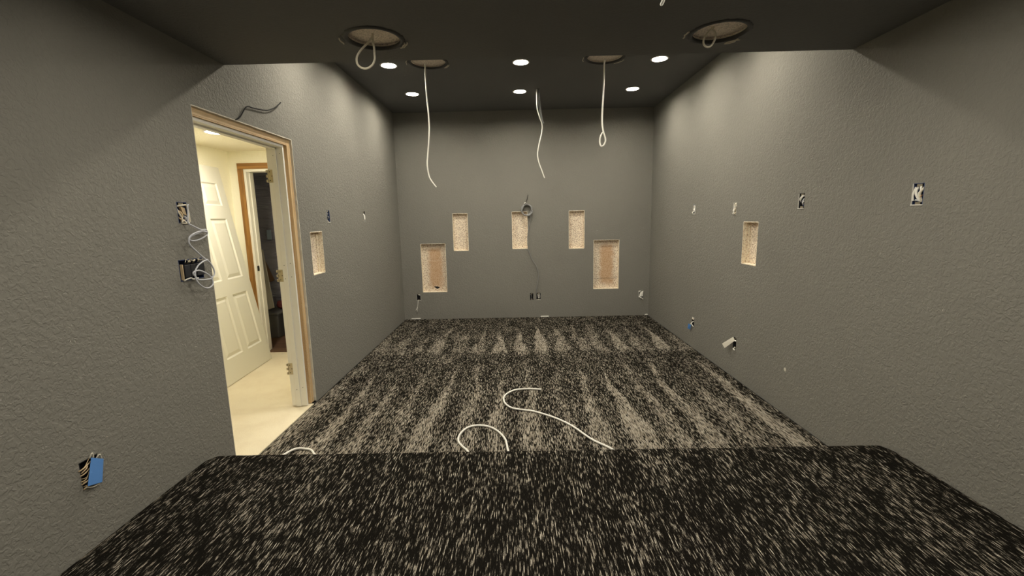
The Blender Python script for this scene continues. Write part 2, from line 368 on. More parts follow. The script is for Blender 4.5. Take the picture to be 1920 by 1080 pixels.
# ------------------------------------------------------------------ the setting
mb = MB(); sheet(mb, lambda u, v: (XL, u, v), YF, YB, -.02, HC, [hol(b) for b in OUT_L.values()]+[NICHE_L, (DOOR0, DOOR1, -.5, DOORH)], flip=True)
wl = mb.build('wall_left', M['wall'], kind='structure')
mb = MB(); sheet(mb, lambda u, v: (HX, u, v), YF, HB, -.02, HC, [(DOOR0, DOOR1, -.5, DOORH)])
mb.build('wall_hall_right', M['cream'], kind='structure')
mb = MB(); sheet(mb, lambda u, v: (XR, u, v), YF, YB, -.02, HC, [hol(b) for b in OUT_R.values()]+[NICHE_R])
mb.build('wall_right', M['wall'], kind='structure')
mb = MB(); sheet(mb, lambda u, v: (u, YB, v), XL, XR, -.02, HC, [hol(b) for b in OUT_B.values()]+NICHE_B, flip=False)
mb.build('wall_back', M['wall'], kind='structure')
mb = MB(); sheet(mb, lambda u, v: (u, YF, v), XL, XR, -.02, HC, [])
mb.build('wall_front', M['wall'], kind='structure')
# ceiling of the far part, with two round speaker cut-outs; the lowered soffit nearer has two more
LX = (-1.146, .083, 1.366); LY = (5.280, 4.335, 3.390); SX = (-.70, .135, .97); SY = (1.70, .2, -1.3)
CUT = dict(far_left=(-.768, 4.285, HC, .165), far_right=(.846, 4.265, HC, .165), soffit_left=(-.672, 2.305, HS, .130), soffit_right=(1.022, 2.328, HS, .130))
mb = MB(); fh = [(c[0]-.22, c[0]+.22, c[1]-.22, c[1]+.22) for c in (CUT['far_left'], CUT['far_right'])]+[(x-.08, x+.08, y-.08, y+.08) for x in LX for y in LY]
sheet(mb, lambda u, v: (u, v, HC), XL, XR, YS, YB, fh, flip=True)
for k in ('far_left', 'far_right'): round_patch(mb, CUT[k][0], CUT[k][1], .22, CUT[k][3], HC)
for x in LX:
    for y in LY: round_patch(mb, x, y, .08, .067, HC)
mb.box(XL-.1, XR+.1, YS, YB+.1, HC+.05, HC+.07)
mb.build('ceiling', M['ceiling'], kind='structure')
mb = MB(); fh = [(c[0]-.19, c[0]+.19, c[1]-.19, c[1]+.19) for c in (CUT['soffit_left'], CUT['soffit_right'])]+[(x-.07, x+.07, y-.07, y+.07) for x in SX for y in SY]
sheet(mb, lambda u, v: (u, v, HS), XL, XR, YF, YS, fh, flip=True)
for k in ('soffit_left', 'soffit_right'): round_patch(mb, CUT[k][0], CUT[k][1], .19, CUT[k][3], HS)
for x in SX:
    for y in SY: round_patch(mb, x, y, .07, .057, HS)
sheet(mb, lambda u, v: (u, YS, v), XL, XR, HS, HC+.1, [])
mb.box(XL, XR, YF, YS, HS+.06, HS+.08)
mb.build('ceiling_soffit', M['ceiling'], kind='structure')

# floors
mb = MB(); mb.box(XL-.02, XR+.05, PY-.25, YB+.05, -.06, -.012); mb.build('floor_slab', M['subfloor'], kind='structure')
def carpet_sheet(x0, x1, y0, y1, z, nx, ny, rnd, lip=.014):
    mb = MB(); vs = []; fs = []
    for j in range(ny+1):
        for i in range(nx+1):
            xx = x0+(x1-x0)*i/nx; yy = y0+(y1-y0)*j/ny
            e = min(xx-x0, x1-xx, y1-yy); zz = z-lip*max(0, 1-e/.02)**2
            vs.append((xx+(rnd.uniform(-.003, .003) if i in (0, nx) else 0), yy+(rnd.uniform(-.003, .003) if j == ny else 0), zz))
    for j in range(ny):
        for i in range(nx): a = j*(nx+1)+i; fs.append((a, a+1, a+nx+2, a+nx+1))
    mb.add(vs, fs, True); return mb
rnd = random.Random(4)
carpet_sheet(XL+.006, XR-.008, PY-.2, YB-.008, 0, 260, 300, rnd).build('floor', M['carpet'], kind='structure')
# platform: carpet wrapped over a rounded nose
prof = [(YF, PH), (PY-.6, PH), (PY-.12, PH), (PY-.06, PH-.001), (PY-.03, PH-.005), (PY-.010, PH-.014), (PY+.004, PH-.032), (PY+.008, PH-.055), (PY+.006, PH-.09), (PY+.004, 0)]
mb = MB(); n = 90; vs = []; fs = []
for i in range(n+1):
    u = i/n; xx = XL+.004+(XR-XL-.008)*u; e = min(xx-XL, XR-xx); dz = -.016*max(0, 1-e/.03)**2
    w1 = rnd.uniform(-.0012, .0012)
    for (yy, zz) in prof: vs.append((xx, yy-(.02*max(0, 1-e/.06)**2 if yy > PY-.1 else 0), zz+(dz+w1 if zz > .1 else 0)))
m_ = len(prof)
for i in range(n):
    for j in range(m_-1): a = i*m_+j; fs.append((a, a+1, a+m_+1, a+m_))
mb.add(vs, [f[::-1] for f in fs], True); mb.build('floor_platform', M['carpet_platform'], kind='structure')

# hall: floor, walls, ceiling, and the dark store room beyond it
mb = MB(); mb.box(HL-.02, HX+.004, .9, HB+.0, -.05, -.004).box(HX+.004, XL+.003, DOOR0, DOOR1-.05, -.05, -.004); mb.build('floor_hall', M['hall_carpet'], kind='structure')
mb = MB(); mb.box(HL-.06, HL, .9, HB+.05, -.02, HH+.1); mb.build('wall_hall_left', M['cream'], kind='structure')
D2 = (-2.795, -2.035, -.5, 1.955)
mb = MB(); sheet(mb, lambda u, v: (u, HB, v), HL, HX, -.02, HH+.1, [D2]); sheet(mb, lambda u, v: (u, HB+.12, v), -4.2, HX, -.02, HH+.3, [D2], flip=True)
mb.build('wall_hall_back', M['cream'], kind='structure')
mb = MB(); mb.box(HL, HX, .86, .9, -.02, HH+.1); mb.build('wall_hall_front', M['cream'], kind='structure')
mb = MB(); mb.box(HL, HX, .9, HB, HH, HH+.05); mb.build('ceiling_hall', M['hall_ceiling'], kind='structure')
mb = MB(); mb.box(-4.2, HX, HB+.0, 5.75, -.05, -.002); mb.build('floor_store', M['brown_floor'], kind='structure')
mb = MB(); mb.box(-4.25, -4.2, HB+.12, 5.75, -.02, HH+.3); mb.build('wall_store_left', M['box_dark'], kind='structure')
mb = MB(); mb.box(-4.2, HX, 5.70, 5.75, -.02, HH+.3); mb.build('wall_store_back', M['box_dark'], kind='structure')
mb = MB(); mb.box(-4.2, HX, HB+.12, 5.75, HH+.28, HH+.32); mb.build('ceiling_store', M['box_dark'], kind='structure')

# ------------------------------------------------------------------ door_1: the opening in the left wall
d1 = empty('door_1', (XL, (DOOR0+DOOR1)/2, 0), kind='structure')
Z = Matrix.Translation(-Vector((XL, (DOOR0+DOOR1)/2, 0)))
def loc(mb, base):
    mb.v = [(v[0]-base[0], v[1]-base[1], v[2]-base[2]) for v in mb.v]; return mb
DB = (XL, (DOOR0+DOOR1)/2, 0)
JX0, JX1 = HX-.004, -1.637
JN, JF, JT = 2.312, 3.200, 1.932       # clear opening
# rough studs and header set back behind the cut plasterboard
for y0, y1 in ((DOOR0-.038, DOOR0-.001), (DOOR1-.050, DOOR1)):
    loc(MB().box(HX+.012, -1.628, y0, y1, 0.0, DOORH-.002), DB).build('rough_stud', M['stud'], d1)
loc(MB().box(HX+.012, -1.628, DOOR0, DOOR1-.0505, JT+.026, DOORH).box(-1.640, -1.6265, DOOR0, DOOR1-.0505, JT+.0185, JT+.024), DB).build('rough_header', M['header'], d1)
# ragged edge of the cut plasterboard round the opening
mb = MB(); rr = random.Random(8)
N_ = 60; vs = []; fs = []
for i in range(N_+1):
    z = DOORH*i/N_; w = .0035+rr.uniform(0, .007)
    vs += [(-1.629, DOOR1-w, z), (XL+.0008, DOOR1-w*.6, z), (XL+.0008, DOOR1+.002, z), (-1.629, DOOR1+.002, z)]
for i in range(N_):
    for k in range(4): a = i*4+k; b = i*4+(k+1) % 4; fs.append((a, a+4, b+4, b))
mb.add(vs, fs)
vs = []; fs = []
for i in range(N_+1):
    y = DOOR0+(DOOR1-DOOR0)*i/N_; w = .003+rr.uniform(0, .005)
    vs += [(-1.629, y, DOORH-w), (XL+.0008, y, DOORH-w*.6), (XL+.0008, y, DOORH+.002), (-1.629, y, DOORH+.002)]
for i in range(N_):
    for k in range(4): a = i*4+k; b = i*4+(k+1) % 4; fs.append((a, b, b+4, a+4))
mb.add(vs, fs)
mb.box(-1.629, XL+.0006, DOOR0-.001, DOOR0+.002, .0, DOORH)
loc(mb, DB).build('plasterboard_edge', M['gypsum'], d1)
fj = loc(MB().box(JX0, JX1, JF, JF+.018, 0, JT+.018).box(JX0+.036, JX0+.072, JF-.010, JF, 0, JT), DB).build('side_jamb', M['white_trim'], d1, bevel=.0015, label='white jamb with three empty hinge leaves')
nj = loc(MB().box(JX0, JX1, JN-.013, JN, 0, JT+.018).box(JX0+.036, JX0+.072, JN, JN+.010, 0, JT), DB).build('side_jamb', M['white_trim'], d1, bevel=.0015)
loc(MB().box(JX0, JX1, JN, JF, JT, JT+.018).box(JX0+.036, JX0+.072, JN, JF, JT-.010, JT), DB).build('head_jamb', M['white_trim'], d1, bevel=.0015)
for z in (1.735, 1.018, .300):
    h = MB().box(JX0-.004, JX0+.036, JF-.0035, JF, z-.045, z+.045)
    for k in range(3): h.box(JX0-.012, JX0-.001, JF-.010, JF-.001, z-.043+k*.034, z-.043+k*.034+.018)
    hg = loc(h, DB).build('hinge', M['nickel'], fj, bevel=.001)
    mb = MB()
    for dz, dx in ((-.03, .012), (0, .026), (.03, .012)):
        mb.box(JX0+dx-.003, JX0+dx+.003, JF-.0045, JF-.003, z+dz-.003, z+dz+.003)
    # hinge screws belong to the jamb group
    loc(mb, DB).build('hinge_screw', M['screw'], fj)
mb = MB()
for z in (1.86, 1.08, .98, .12):
    for dx in (.052, .094):
        mb.box(JX0+dx-.0022, JX0+dx+.0022, JF-(.0113 if dx < .06 else .0012), JF-(.009 if dx < .06 else -.001), z+dx*.3-.0022, z+dx*.3+.0022)
loc(mb, DB).build('nail_head', M['screw'], fj)

# ------------------------------------------------------------------ door_2: doorway in the hall's back wall
DB2 = ((D2[0]+D2[1])/2, HB, 0)
d2 = empty('door_2', DB2, kind='structure')
loc(MB().box(D2[0]+.0, D2[0]+.018, HB-.004, HB+.124, 0, D2[3]), DB2).build('side_jamb', M['white_trim'], d2, bevel=.0015)
loc(MB().box(D2[0]+.018, D2[0]+.028, HB+.045, HB+.082, 0, D2[3]-.018), DB2).build('door_stop', M['white_trim'], d2, bevel=.0015)
loc(MB().box(D2[1]-.018, D2[1], HB-.004, HB+.124, 0, D2[3]), DB2).build('side_jamb', M['white_trim'], d2, bevel=.0015)
loc(MB().box(D2[0]+.018, D2[1]-.018, HB-.004, HB+.124, D2[3]-.018, D2[3]), DB2).build('head_jamb', M['white_trim'], d2, bevel=.0015)
loc(MB().box(D2[0]-.064, D2[0]-.008, HB-.016, HB, 0, D2[3]+.008), DB2).build('side_casing', M['stain'], d2, bevel=.003)
loc(MB().box(D2[1]+.008, D2[1]+.064, HB-.016, HB, 0, D2[3]+.008), DB2).build('side_casing', M['stain'], d2, bevel=.003)
loc(MB().box(D2[0]-.064, D2[1]+.064, HB-.016, HB, D2[3]+.008, D2[3]+.066), DB2).build('head_casing', M['stain_h'], d2, bevel=.003)
loc(MB().box(D2[0]+.018, D2[0]+.024, HB+.01, HB+.040, .90, .955), DB2).build('strike_plate', M['screw'], d2)

# ------------------------------------------------------------------ white six panel door leaning on the hall wall
def panel_door():
    Wd, Hd, T = .815, 1.975, .035
    t = empty('panel_door', label='white six panel door taken off its hinges, leaning in the hall', cat='door')
    # local: x across (0..W), z up, front face at y=0 towards -y
    st, mr = .105, .09
    cols = [(st, Wd/2-mr/2), (Wd/2+mr/2, Wd-st)]
    rows = [(.215, .755), (.90, 1.475), (1.60, 1.815)]
    mb = MB(); holes = [(c[0], c[1], r[0], r[1]) for c in cols for r in rows]
    sheet(mb, lambda u, v: (u, 0, v), 0, Wd, 0, Hd, holes)
    sheet(mb, lambda u, v: (u, T, v), 0, Wd, 0, Hd, [], flip=True)
    mb.add([(0, 0, 0), (Wd, 0, 0), (Wd, T, 0), (0, T, 0), (0, 0, Hd), (Wd, 0, Hd), (Wd, T, Hd), (0, T, Hd)], [(0, 3, 2, 1), (4, 5, 6, 7), (0, 4, 7, 3), (1, 2, 6, 5)])
    mb.build('door_slab', M['door_white'], t)
    for (x0, x1, z0, z1) in holes:
        p = MB(); rings = [(0, 0), (.010, .010), (.016, .011), (.045, .003)]
        vs = []
        for ins, dep in rings: vs += [(x0+ins, dep, z0+ins), (x1-ins, dep, z0+ins), (x1-ins, dep, z1-ins), (x0+ins, dep, z1-ins)]
        fs = []
        for i in range(len(rings)-1):
            for k in range(4): a = i*4+k; b = i*4+(k+1) % 4; fs.append((a, b, b+4, a+4))
        e = (len(rings)-1)*4; fs.append((e, e+1, e+2, e+3))
        p.add(vs, fs); p.build('raised_panel', M['door_white'], t)
    # a lockset bore on the hidden edge side is not visible; three hinge mortises on the far edge
    return t
pd = panel_door()
# the far bottom corner stands at B, the far top corner touches the hall wall at T
B = Vector((-2.590, 4.425, .001)); Tt = Vector((-2.905, 4.462, 1.952)); near = Vector((-2.535, 3.665, .001))
ux = (B-near).normalized(); uz = (Tt-B); uz = (uz-ux*uz.dot(ux)).normalized(); uy = uz.cross(ux)
m4 = Matrix((ux, uy, uz)).transposed().to_4x4(); m4.translation = B-ux*.815
pd.matrix_world = m4

# ------------------------------------------------------------------ things in the dark store room
mb = MB(); vs = []; fs = []; nx, nz = 40, 60; rr = random.Random(3)
rowoff = [rr.uniform(-.012, .012) for _ in range(nz+1)]
for j in range(nz+1):
    for i in range(nx+1):
        vs.append((-4.1+2.2*i/nx, 5.64+rowoff[j]+rr.uniform(-.006, .006)+.012*math.sin(i*.8+j*.3), .30+2.0*j/nz))
for j in range(nz):
    for i in range(nx): a = j*(nx+1)+i; fs.append((a, a+1, a+nx+2, a+nx+1))
mb.add(vs, fs, True)
mb.build('plastic_sheeting', M['sheeting'], label='crinkled black plastic sheeting covering the wall of the dark room beyond the hall', cat='sheeting')
mb = MB(); mb.box(-.06, .06, 0, .012, 0, .085)
o = mb.build('wall_card', M['card_blue'], bevel=.002, label='small pale blue plate on the dark room wall above the leaning board', cat='plate'); o.location = (-3.135, 5.585, 1.20); o.scale = (.45, 1, 1.45)
bin_ = empty('storage_bin', (-3.15, 5.40, .0), label='dark grey bin with screw heads standing on the brown floor of the dark room', cat='bin')
MB().hexa([(-.20, -.16, 0), (.20, -.16, 0), (.20, .14, 0), (-.20, .14, 0), (-.23, -.19, .30), (.23, -.19, .30), (.23, .16, .30), (-.23, .16, .30)]).build('body', M['bin'], bin_, bevel=.01)
MB().box(-.245, .245, -.205, .175, .30, .325).build('lid', M['bin'], bin_, bevel=.006)
for i, (x, z) in enumerate(((-.02, .24), (-.02, .19), (.02, .10))):
    MB().box(x-.006, x+.006, -.192+(.30-z)*.1, -.180+(.30-z)*.1, z-.006, z+.006).build('screw_head', M['nickel'], bin_)
o = MB().box(-.055, .055, -.009, .009, 0, .78).build('leaning_board', M['board_pale'], bevel=.002, label='pale narrow board leaning against the black sheeting on the dark bin', cat='board')
o.location = (-3.075, 5.33, .350); o.rotation_euler = (math.radians(-18), math.radians(-16), 0)
o = MB().box(-.05, .05, -.008, .008, 0, .30).build('wood_offcut', M['board_wood'], bevel=.002, label='short reddish brown wood offcut behind the pale leaning board', cat='offcut')
o.location = (-3.17, 5.585, .66); o.rotation_euler = (math.radians(-2), math.radians(-22), 0)
# crumpled dark bags with a dull red cloth
def lump(name, m_, c, r, seed, **k):
    rr = random.Random(seed); mb = MB(); n1, n2 = 22, 14; vs = []; fs = []
    for j in range(n2+1):
        ph = math.pi*j/n2
        for i in range(n1):
            a = 2*math.pi*i/n1; q = 1+rr.uniform(-.13, .13)+.12*math.sin(3*a+seed)*math.sin(ph)
            vs.append((r[0]*q*math.sin(ph)*math.cos(a), r[1]*q*math.sin(ph)*math.sin(a), r[2]*(1-math.cos(ph)*(1 if j else 1))*q if j else 0))
    for j in range(n2):
        for i in range(n1): a = j*n1+i; b = j*n1+(i+1) % n1; fs.append((a, b, b+n1, a+n1))
    mb.add(vs, fs, True); o = mb.build(name, m_, **k); o.location = c; return o
lump('plastic_bag', M['sheeting'], (-2.66, 5.30, 0), (.19, .18, .22), 5, label='crumpled black plastic bag on the dark room floor beside the bin', cat='bag')
lump('plastic_bag', M['sheeting'], (-2.66, 5.32, .50), (.14, .12, .10), 9, label='smaller crumpled black bag lying on top of the floor bag', cat='bag')
lump('red_cloth', M['red_rag'], (-2.975, 5.44, .328), (.07, .05, .05), 2, label='dull red cloth in the dark room above the bin', cat='cloth')

# ------------------------------------------------------------------ niches
def niche(rect, frame, depth, m_back, name_label, group=None, extra=None):
    u0, u1, z0, z1 = rect; w, h_ = u1-u0, z1-z0; cu, cz = (u0+u1)/2, (z0+z1)/2
    if frame == 'B': t = empty('wall_niche', (cu, YB, cz), 0)
    elif frame == 'R': t = empty('wall_niche', (XR, cu, cz), -math.pi/2)
    else: t = empty('wall_niche', (XL, cu, cz), math.pi/2)
    tag(t, name_label, 'niche', group)
    a, b = w/2, h_/2; rr = random.Random(int(cu*100)+77)
    mb = MB(); e = .004
    # ragged lining: inner faces with slightly uneven front lip
    n = 14
    def strip(p0, p1, inward):
        vs = []; fs = []
        for i in range(n+1):
            s_ = i/n; x = p0[0]+(p1[0]-p0[0])*s_; z = p0[1]+(p1[1]-p0[1])*s_; j = rr.uniform(.0, .0035)
            vs += [(x+inward[0]*j, -.0015, z+inward[1]*j), (x+inward[0]*.003, depth, z+inward[1]*.003), (x-inward[0]*.004, -.0008, z-inward[1]*.004)]
        for i in range(n):
            k = i*3; fs += [(k, k+1, k+4, k+3), (k+2, k, k+3, k+5)]
        mb.add(vs, fs)
    strip((-a, -b), (a, -b), (0, 1)); strip((a, b), (-a, b), (0, -1)); strip((-a, b), (-a, -b), (1, 0)); strip((a, -b), (a, b), (-1, 0))
    mb.build('cut_edge', M['niche_side'], t)
    MB().box(-a-.01, a+.01, depth, depth+.012, -b-.01, b+.01).build('back_panel', m_back, t)
    if extra: extra(t, a, b, depth)
    return t
def seam(z, m_, th=.003):
    def f(t, a, b, d): MB().box(-a+.004, a-.004, d-.0012, d+.002, z-th/2, z+th/2).build('board_seam', m_, t)
    return f
def left_big(t, a, b, d):
    seam(.10, M['niche_side'])(t, a, b, d)
    mb = MB(); n = 16
    mb.add([(.02+.034*math.cos(2*math.pi*k/n)+.01*math.sin(4*math.pi*k/n), d-.0012, -.285+.017*math.sin(2*math.pi*k/n)-.006*math.cos(2*math.pi*k/n)) for k in range(n)], [tuple(range(n))])
    mb.build('knot_hole', M['subfloor'], t)
g = 'wall niches'
niche(NICHE_B[0], 'B', .046, M['niche_back'], 'narrow niche with speckled tan back in far wall, left of the coiled cable', g)
niche(NICHE_B[1], 'B', .046, M['niche_back'], 'narrow speckled tan niche in far wall directly beneath the hanging coiled cable', g)
niche(NICHE_B[2], 'B', .046, M['niche_back'], 'narrow speckled tan niche in far wall, right of the coiled cable', g)
niche(NICHE_B[3], 'B', .050, M['niche_back_orange'], 'large orange-stained niche low in far wall with a dark knot near its bottom', g, left_big)
niche(NICHE_B[4], 'B', .050, M['niche_back_orange'], 'large orange-stained niche low at right of far wall with a seam near its bottom', g, seam(-.20, M['screw']))
def ledge(t, a, b, d): MB().box(a-.030, a-.004, d-.010, d, -b, b-.02).build('inner_lath', M['niche_side'], t)
def ledge_r(t, a, b, d): MB().box(-a+.004, -a+.020, d-.010, d, -b, b-.02).build('inner_lath', M['niche_side'], t)
niche(NICHE_L, 'L', .045, M['niche_back'], 'narrow speckled niche in the left wall just beyond the doorway', g, ledge)
niche(NICHE_R, 'R', .050, M['niche_back'], 'narrow tan niche in the right wall with a dark shadowed top', g, ledge_r)

# ------------------------------------------------------------------ outlet boxes with loose wires
def obox(spec, frame, label, shell='box_blue', wires=(), extra=None, group='open outlet boxes', rim=None, depth=.055, gang=1):
    u, z, w, h_ = spec
    if frame == 'B': t = empty('outlet_box', (u, YB, z), 0)
    elif frame == 'R': t = empty('outlet_box', (XR, u, z), -math.pi/2)
    else: t = empty('outlet_box', (XL, u, z), math.pi/2)
    tag(t, label, 'outlet box', group); a, b = w/2, h_/2
    mb = MB(); th = .003
    mb.box(-a, -a+th, 0, depth, -b, b).box(a-th, a, 0, depth, -b, b).box(-a, a, 0, depth, b-th, b).box(-a, a, 0, depth, -b, -b+th).box(-a, a, depth, depth+th, -b, b)
    mb.build('shell', M[shell], t)
    if rim:
        mb = MB(); rr = random.Random(int(u*31+z*7))
        for s_ in rim:
            j = rr.uniform(.0005, .0025)
            if s_ == 'l': mb.box(-a-.001, -a+j+.002, -.0015, .004, -b, b)
            if s_ == 'r': mb.box(a-j-.002, a+.001, -.0015, .004, -b, b)
            if s_ == 'b': mb.box(-a-.002, a+.001, -.003, .006, -b-.002, -b+j+.003)
            if s_ == 't': mb.box(-a, a+.003, -.003, .006, b-j, b+.003)
        mb.build('paint_rim', M['box_white'], t, bevel=.002)
    for mt, r, pts in wires:
        MB().tube(pts, r, 7, 5).build('wire', M[mt], t)
    if extra: extra(t, a, b)
    return t
def curl(seed, a, b, n, out=.0, r0=.6):
    rr = random.Random(seed); pts = []; x, z = rr.uniform(-a, a)*.5, b*.6
    for i in range(n):
        x = max(-a*.8, min(a*.8, x+rr.uniform(-a, a)*r0)); z = max(-b*.85, min(b*.85, b*.7-2*b*.75*i/(n-1)+rr.uniform(-b, b)*.35))
        pts.append((x, rr.uniform(.004, .03)-out, z))
    return pts
def bundle(seed, a, b, kinds, r=.0032, n=6, out=.0):
    return [(k, r, curl(seed+i*17, a, b, n, out)) for i, k in enumerate(kinds)]
def ears(t, a, b):   # device ears with screws
    MB().box(-a*.45, a*.45, .004, .007, b-.016, b-.003).build('screw_ear', M['nickel'], t)
    MB().box(-a*.45, a*.45, .004, .007, -b+.003, -b+.016).build('screw_ear', M['nickel'], t)

obox(OUT_R['a'], 'R', 'open outlet box farthest along the right wall at switch height, pale wires inside', 'box_blue', bundle(1, .030, .05, ['wire_white', 'wire_cream', 'wire_white', 'wire_white'], .0065, 6, .012), ears, rim='lb')
obox(OUT_R['b'], 'R', 'outlet box filled with white wires above the niche in the right wall', 'box_white', bundle(2, .029, .05, ['wire_cream', 'wire_white', 'wire_cream', 'wire_white', 'wire_cream'], .0072, 6, .014), ears, rim='lbr')
obox(OUT_R['c'], 'R', 'dark open box with slanting white and blue wires in the middle of the right wall', 'box_dark',
     [('wire_white', .0035, [(-.026, .004, .005), (-.012, .0, .022), (.004, .006, .036), (.022, .02, .042)]), ('wire_white', .004, [(-.022, .01, -.004), (-.004, .0, .012), (.012, .002, .03), (.024, .02, .034)]), ('wire_blue', .004, [(-.004, .02, -.03), (.006, .004, -.012), (.018, .0, .004), (.026, .01, .02)]),
      ('wire_white', .004, [(.004, .012, -.026), (.014, .002, -.012), (.026, .0, -.002)]), ('box_blue', .004, [(.008, .02, -.042), (.014, .006, -.03), (.024, .006, -.022)])], ears, rim='lb')
obox(OUT_R['d'], 'R', 'open box with thick white loops, nearest to the viewer on the right wall', 'box_blue',
     [('wire_white', .0055, [(-.016, .02, .036), (-.012, .004, .02), (-.008, .0, .0), (.002, .002, -.018), (.014, .01, -.034)]), ('wire_cream', .005, [(.02, .02, .040), (.022, .004, .024), (.012, .0, .004), (.016, .002, -.020), (.020, .01, -.034)]),
      ('wire_white', .0045, [(-.004, .02, .036), (.010, .004, .032), (.014, .0, .014), (.004, .002, .004), (.002, .006, -.014)]), ('copper', .0022, [(.022, .015, .002), (.018, -.001, -.010), (.014, .002, -.022)]),
      ('wire_white', .004, [(-.024, .01, .034), (-.024, .0, .0), (-.022, .002, -.030)]), ('wire_blue', .004, [(-.018, .01, -.030), (-.004, .0, -.026), (.010, .01, -.034)])], ears, rim='lb', depth=.06)
def tape_piece(pts, th=.002, m_='tape_blue', label=None):
    def f(t, a, b):
        mb = MB(); fr = [Vector(p) for p in pts]; nrm = (fr[1]-fr[0]).cross(fr[3]-fr[0]).normalized()
        mb.hexa([fr[0], fr[1], fr[2], fr[3]]+[p+nrm*th for p in fr]); o = mb.build('tape', M[m_], t, bevel=.0008)
        if label: o['label'] = label
    return f
def both(*fs):
    def f(t, a, b):
        for g_ in fs: g_(t, a, b)
    return f
obox(OUT_R['e'], 'R', 'low outlet box on the right wall with a flap of blue tape hanging from it', 'box_dark',
     [('wire_white', .005, [(-.004, .02, .016), (-.008, -.006, .0), (-.014, -.018, -.022)]), ('wire_white', .0035, [(-.010, -.012, -.014), (.008, -.008, -.030), (.024, -.004, -.046)]), ('wire_cream', .005, [(-.024, .0, .036), (-.006, -.004, .046), (.010, -.004, .036), (.022, .006, .040)])],
     both(tape_piece([(-.062, -.030, -.078), (-.034, -.012, -.090), (-.008, -.014, -.030), (-.046, -.030, -.022)], .002, 'tape_blue', 'blue tape flap'), ears), rim='t')
obox(OUT_R['f'], 'R', 'low outlet box on the right wall with a pale tape strip sticking out leftward', 'box_dark',
     [('wire_white', .005, [(.0, .02, .014), (.012, -.006, .024), (.022, .004, .018)]), ('wire_white', .004, [(-.006, .01, -.046), (.006, -.012, -.052), (.022, -.004, -.060)]), ('wire_cream', .004, [(.0, .006, -.040), (.018, -.004, -.040)])],
     both(tape_piece([(-.118, -.050, -.040), (-.086, -.040, -.072), (.012, -.004, .022), (-.010, -.008, .052)], .003, 'tape_pale', 'pale tape strip'), ears))
obox(OUT_L['a'], 'L', 'open outlet box above the left wall niche with a dark ragged top', 'box_blue', bundle(7, .030, .05, ['wire_blue', 'wire_grey', 'wire_white'], .004), ears, rim='b')
obox(OUT_L['b'], 'L', 'small outlet box with a bright white strip inside, farthest along the left wall', 'box_dark',
     [('wire_white', .010, [(.0, .012, .022), (-.001, .0, .0), (.002, .0, -.040)]), ('wire_white', .006, [(.012, .012, .020), (.012, .002, -.040)])], ears, rim='b')
def fold(t, a, b):
    MB().hexa([(-.002, -.004, -.006), (.014, -.008, -.014), (.018, .004, -.012), (.002, .008, -.004), (-.012, -.002, .030), (.010, -.006, .022), (.012, .006, .022), (-.010, .010, .030)]).build('wire_sleeve', M['tan_wire'], t)
obox(OUT_L['c'], 'L', 'open box packed with tan and white wires beside the doorway, upper of two', 'box_blue',
     [('wire_cream', .0045, [(-.020, .01, .030), (-.006, -.004, .034), (.014, .0, .036), (.026, -.004, .034), (.030, -.006, .0), (.031, -.006, -.046)]), ('tan_wire', .005, [(-.026, .01, .010), (-.018, -.004, .0), (-.008, -.002, -.018), (-.018, .0, -.034)]),
      ('wire_cream', .004, [(-.026, .01, .024), (-.024, -.002, -.006), (-.012, -.004, -.030), (-.016, -.004, -.046)]), ('tan_wire', .0035, [(-.022, .01, -.018), (-.010, -.003, -.040), (.002, .0, -.034)]),
      ('wire_white', .0035, [(.0, .004, -.032), (.010, -.005, -.046), (.028, -.006, -.047)]), ('wire_blue', .006, [(.012, .012, -.010), (.016, .0, -.026), (.024, .01, -.034)]), ('wire_cream', .003, [(-.018, -.002, -.050), (.0, -.006, -.052), (.026, -.006, -.049)])],
     both(fold, ears), depth=.05)
def devices(t, a, b):
    for x0, x1 in ((-a+.022, -.022), (-.018, .018), (.022, a-.004)):
        MB().box(x0, x1, -.012, .03, -b+.018, b-.026).build('switch_body', M['box_dark'], t, bevel=.002)
    mb = MB(); rr = random.Random(21)
    for i in range(16):
        x = -a+.035+rr.uniform(0, a*2-.05); mb.tube([(x, .0, b-.022), (x+rr.uniform(-.01, .01), -.012, b-.012), (x+rr.uniform(-.014, .014), -.004, b-.004+rr.uniform(-.004, .006))], .0016, 5, 3)
    mb.build('metal_strap', M['nickel'], t)
    MB().box(-a+.010, -a+.014, -.010, .004, -b+.006, b-.022).build('box_flange', M['tan_wire'], t, bevel=.001)
    MB().tube([(-a+.012, -.006, -b+.004), (-.03, -.012, -b+.012), (-.012, -.01, -b+.004), (.02, -.014, -b+.006)], .0035, 6, 4).build('wire', M['wire_white'], t)
obox(OUT_L['d'], 'L', 'wide dark multi-switch box beside the doorway, lower of two', 'box_blue', [], devices, depth=.06)
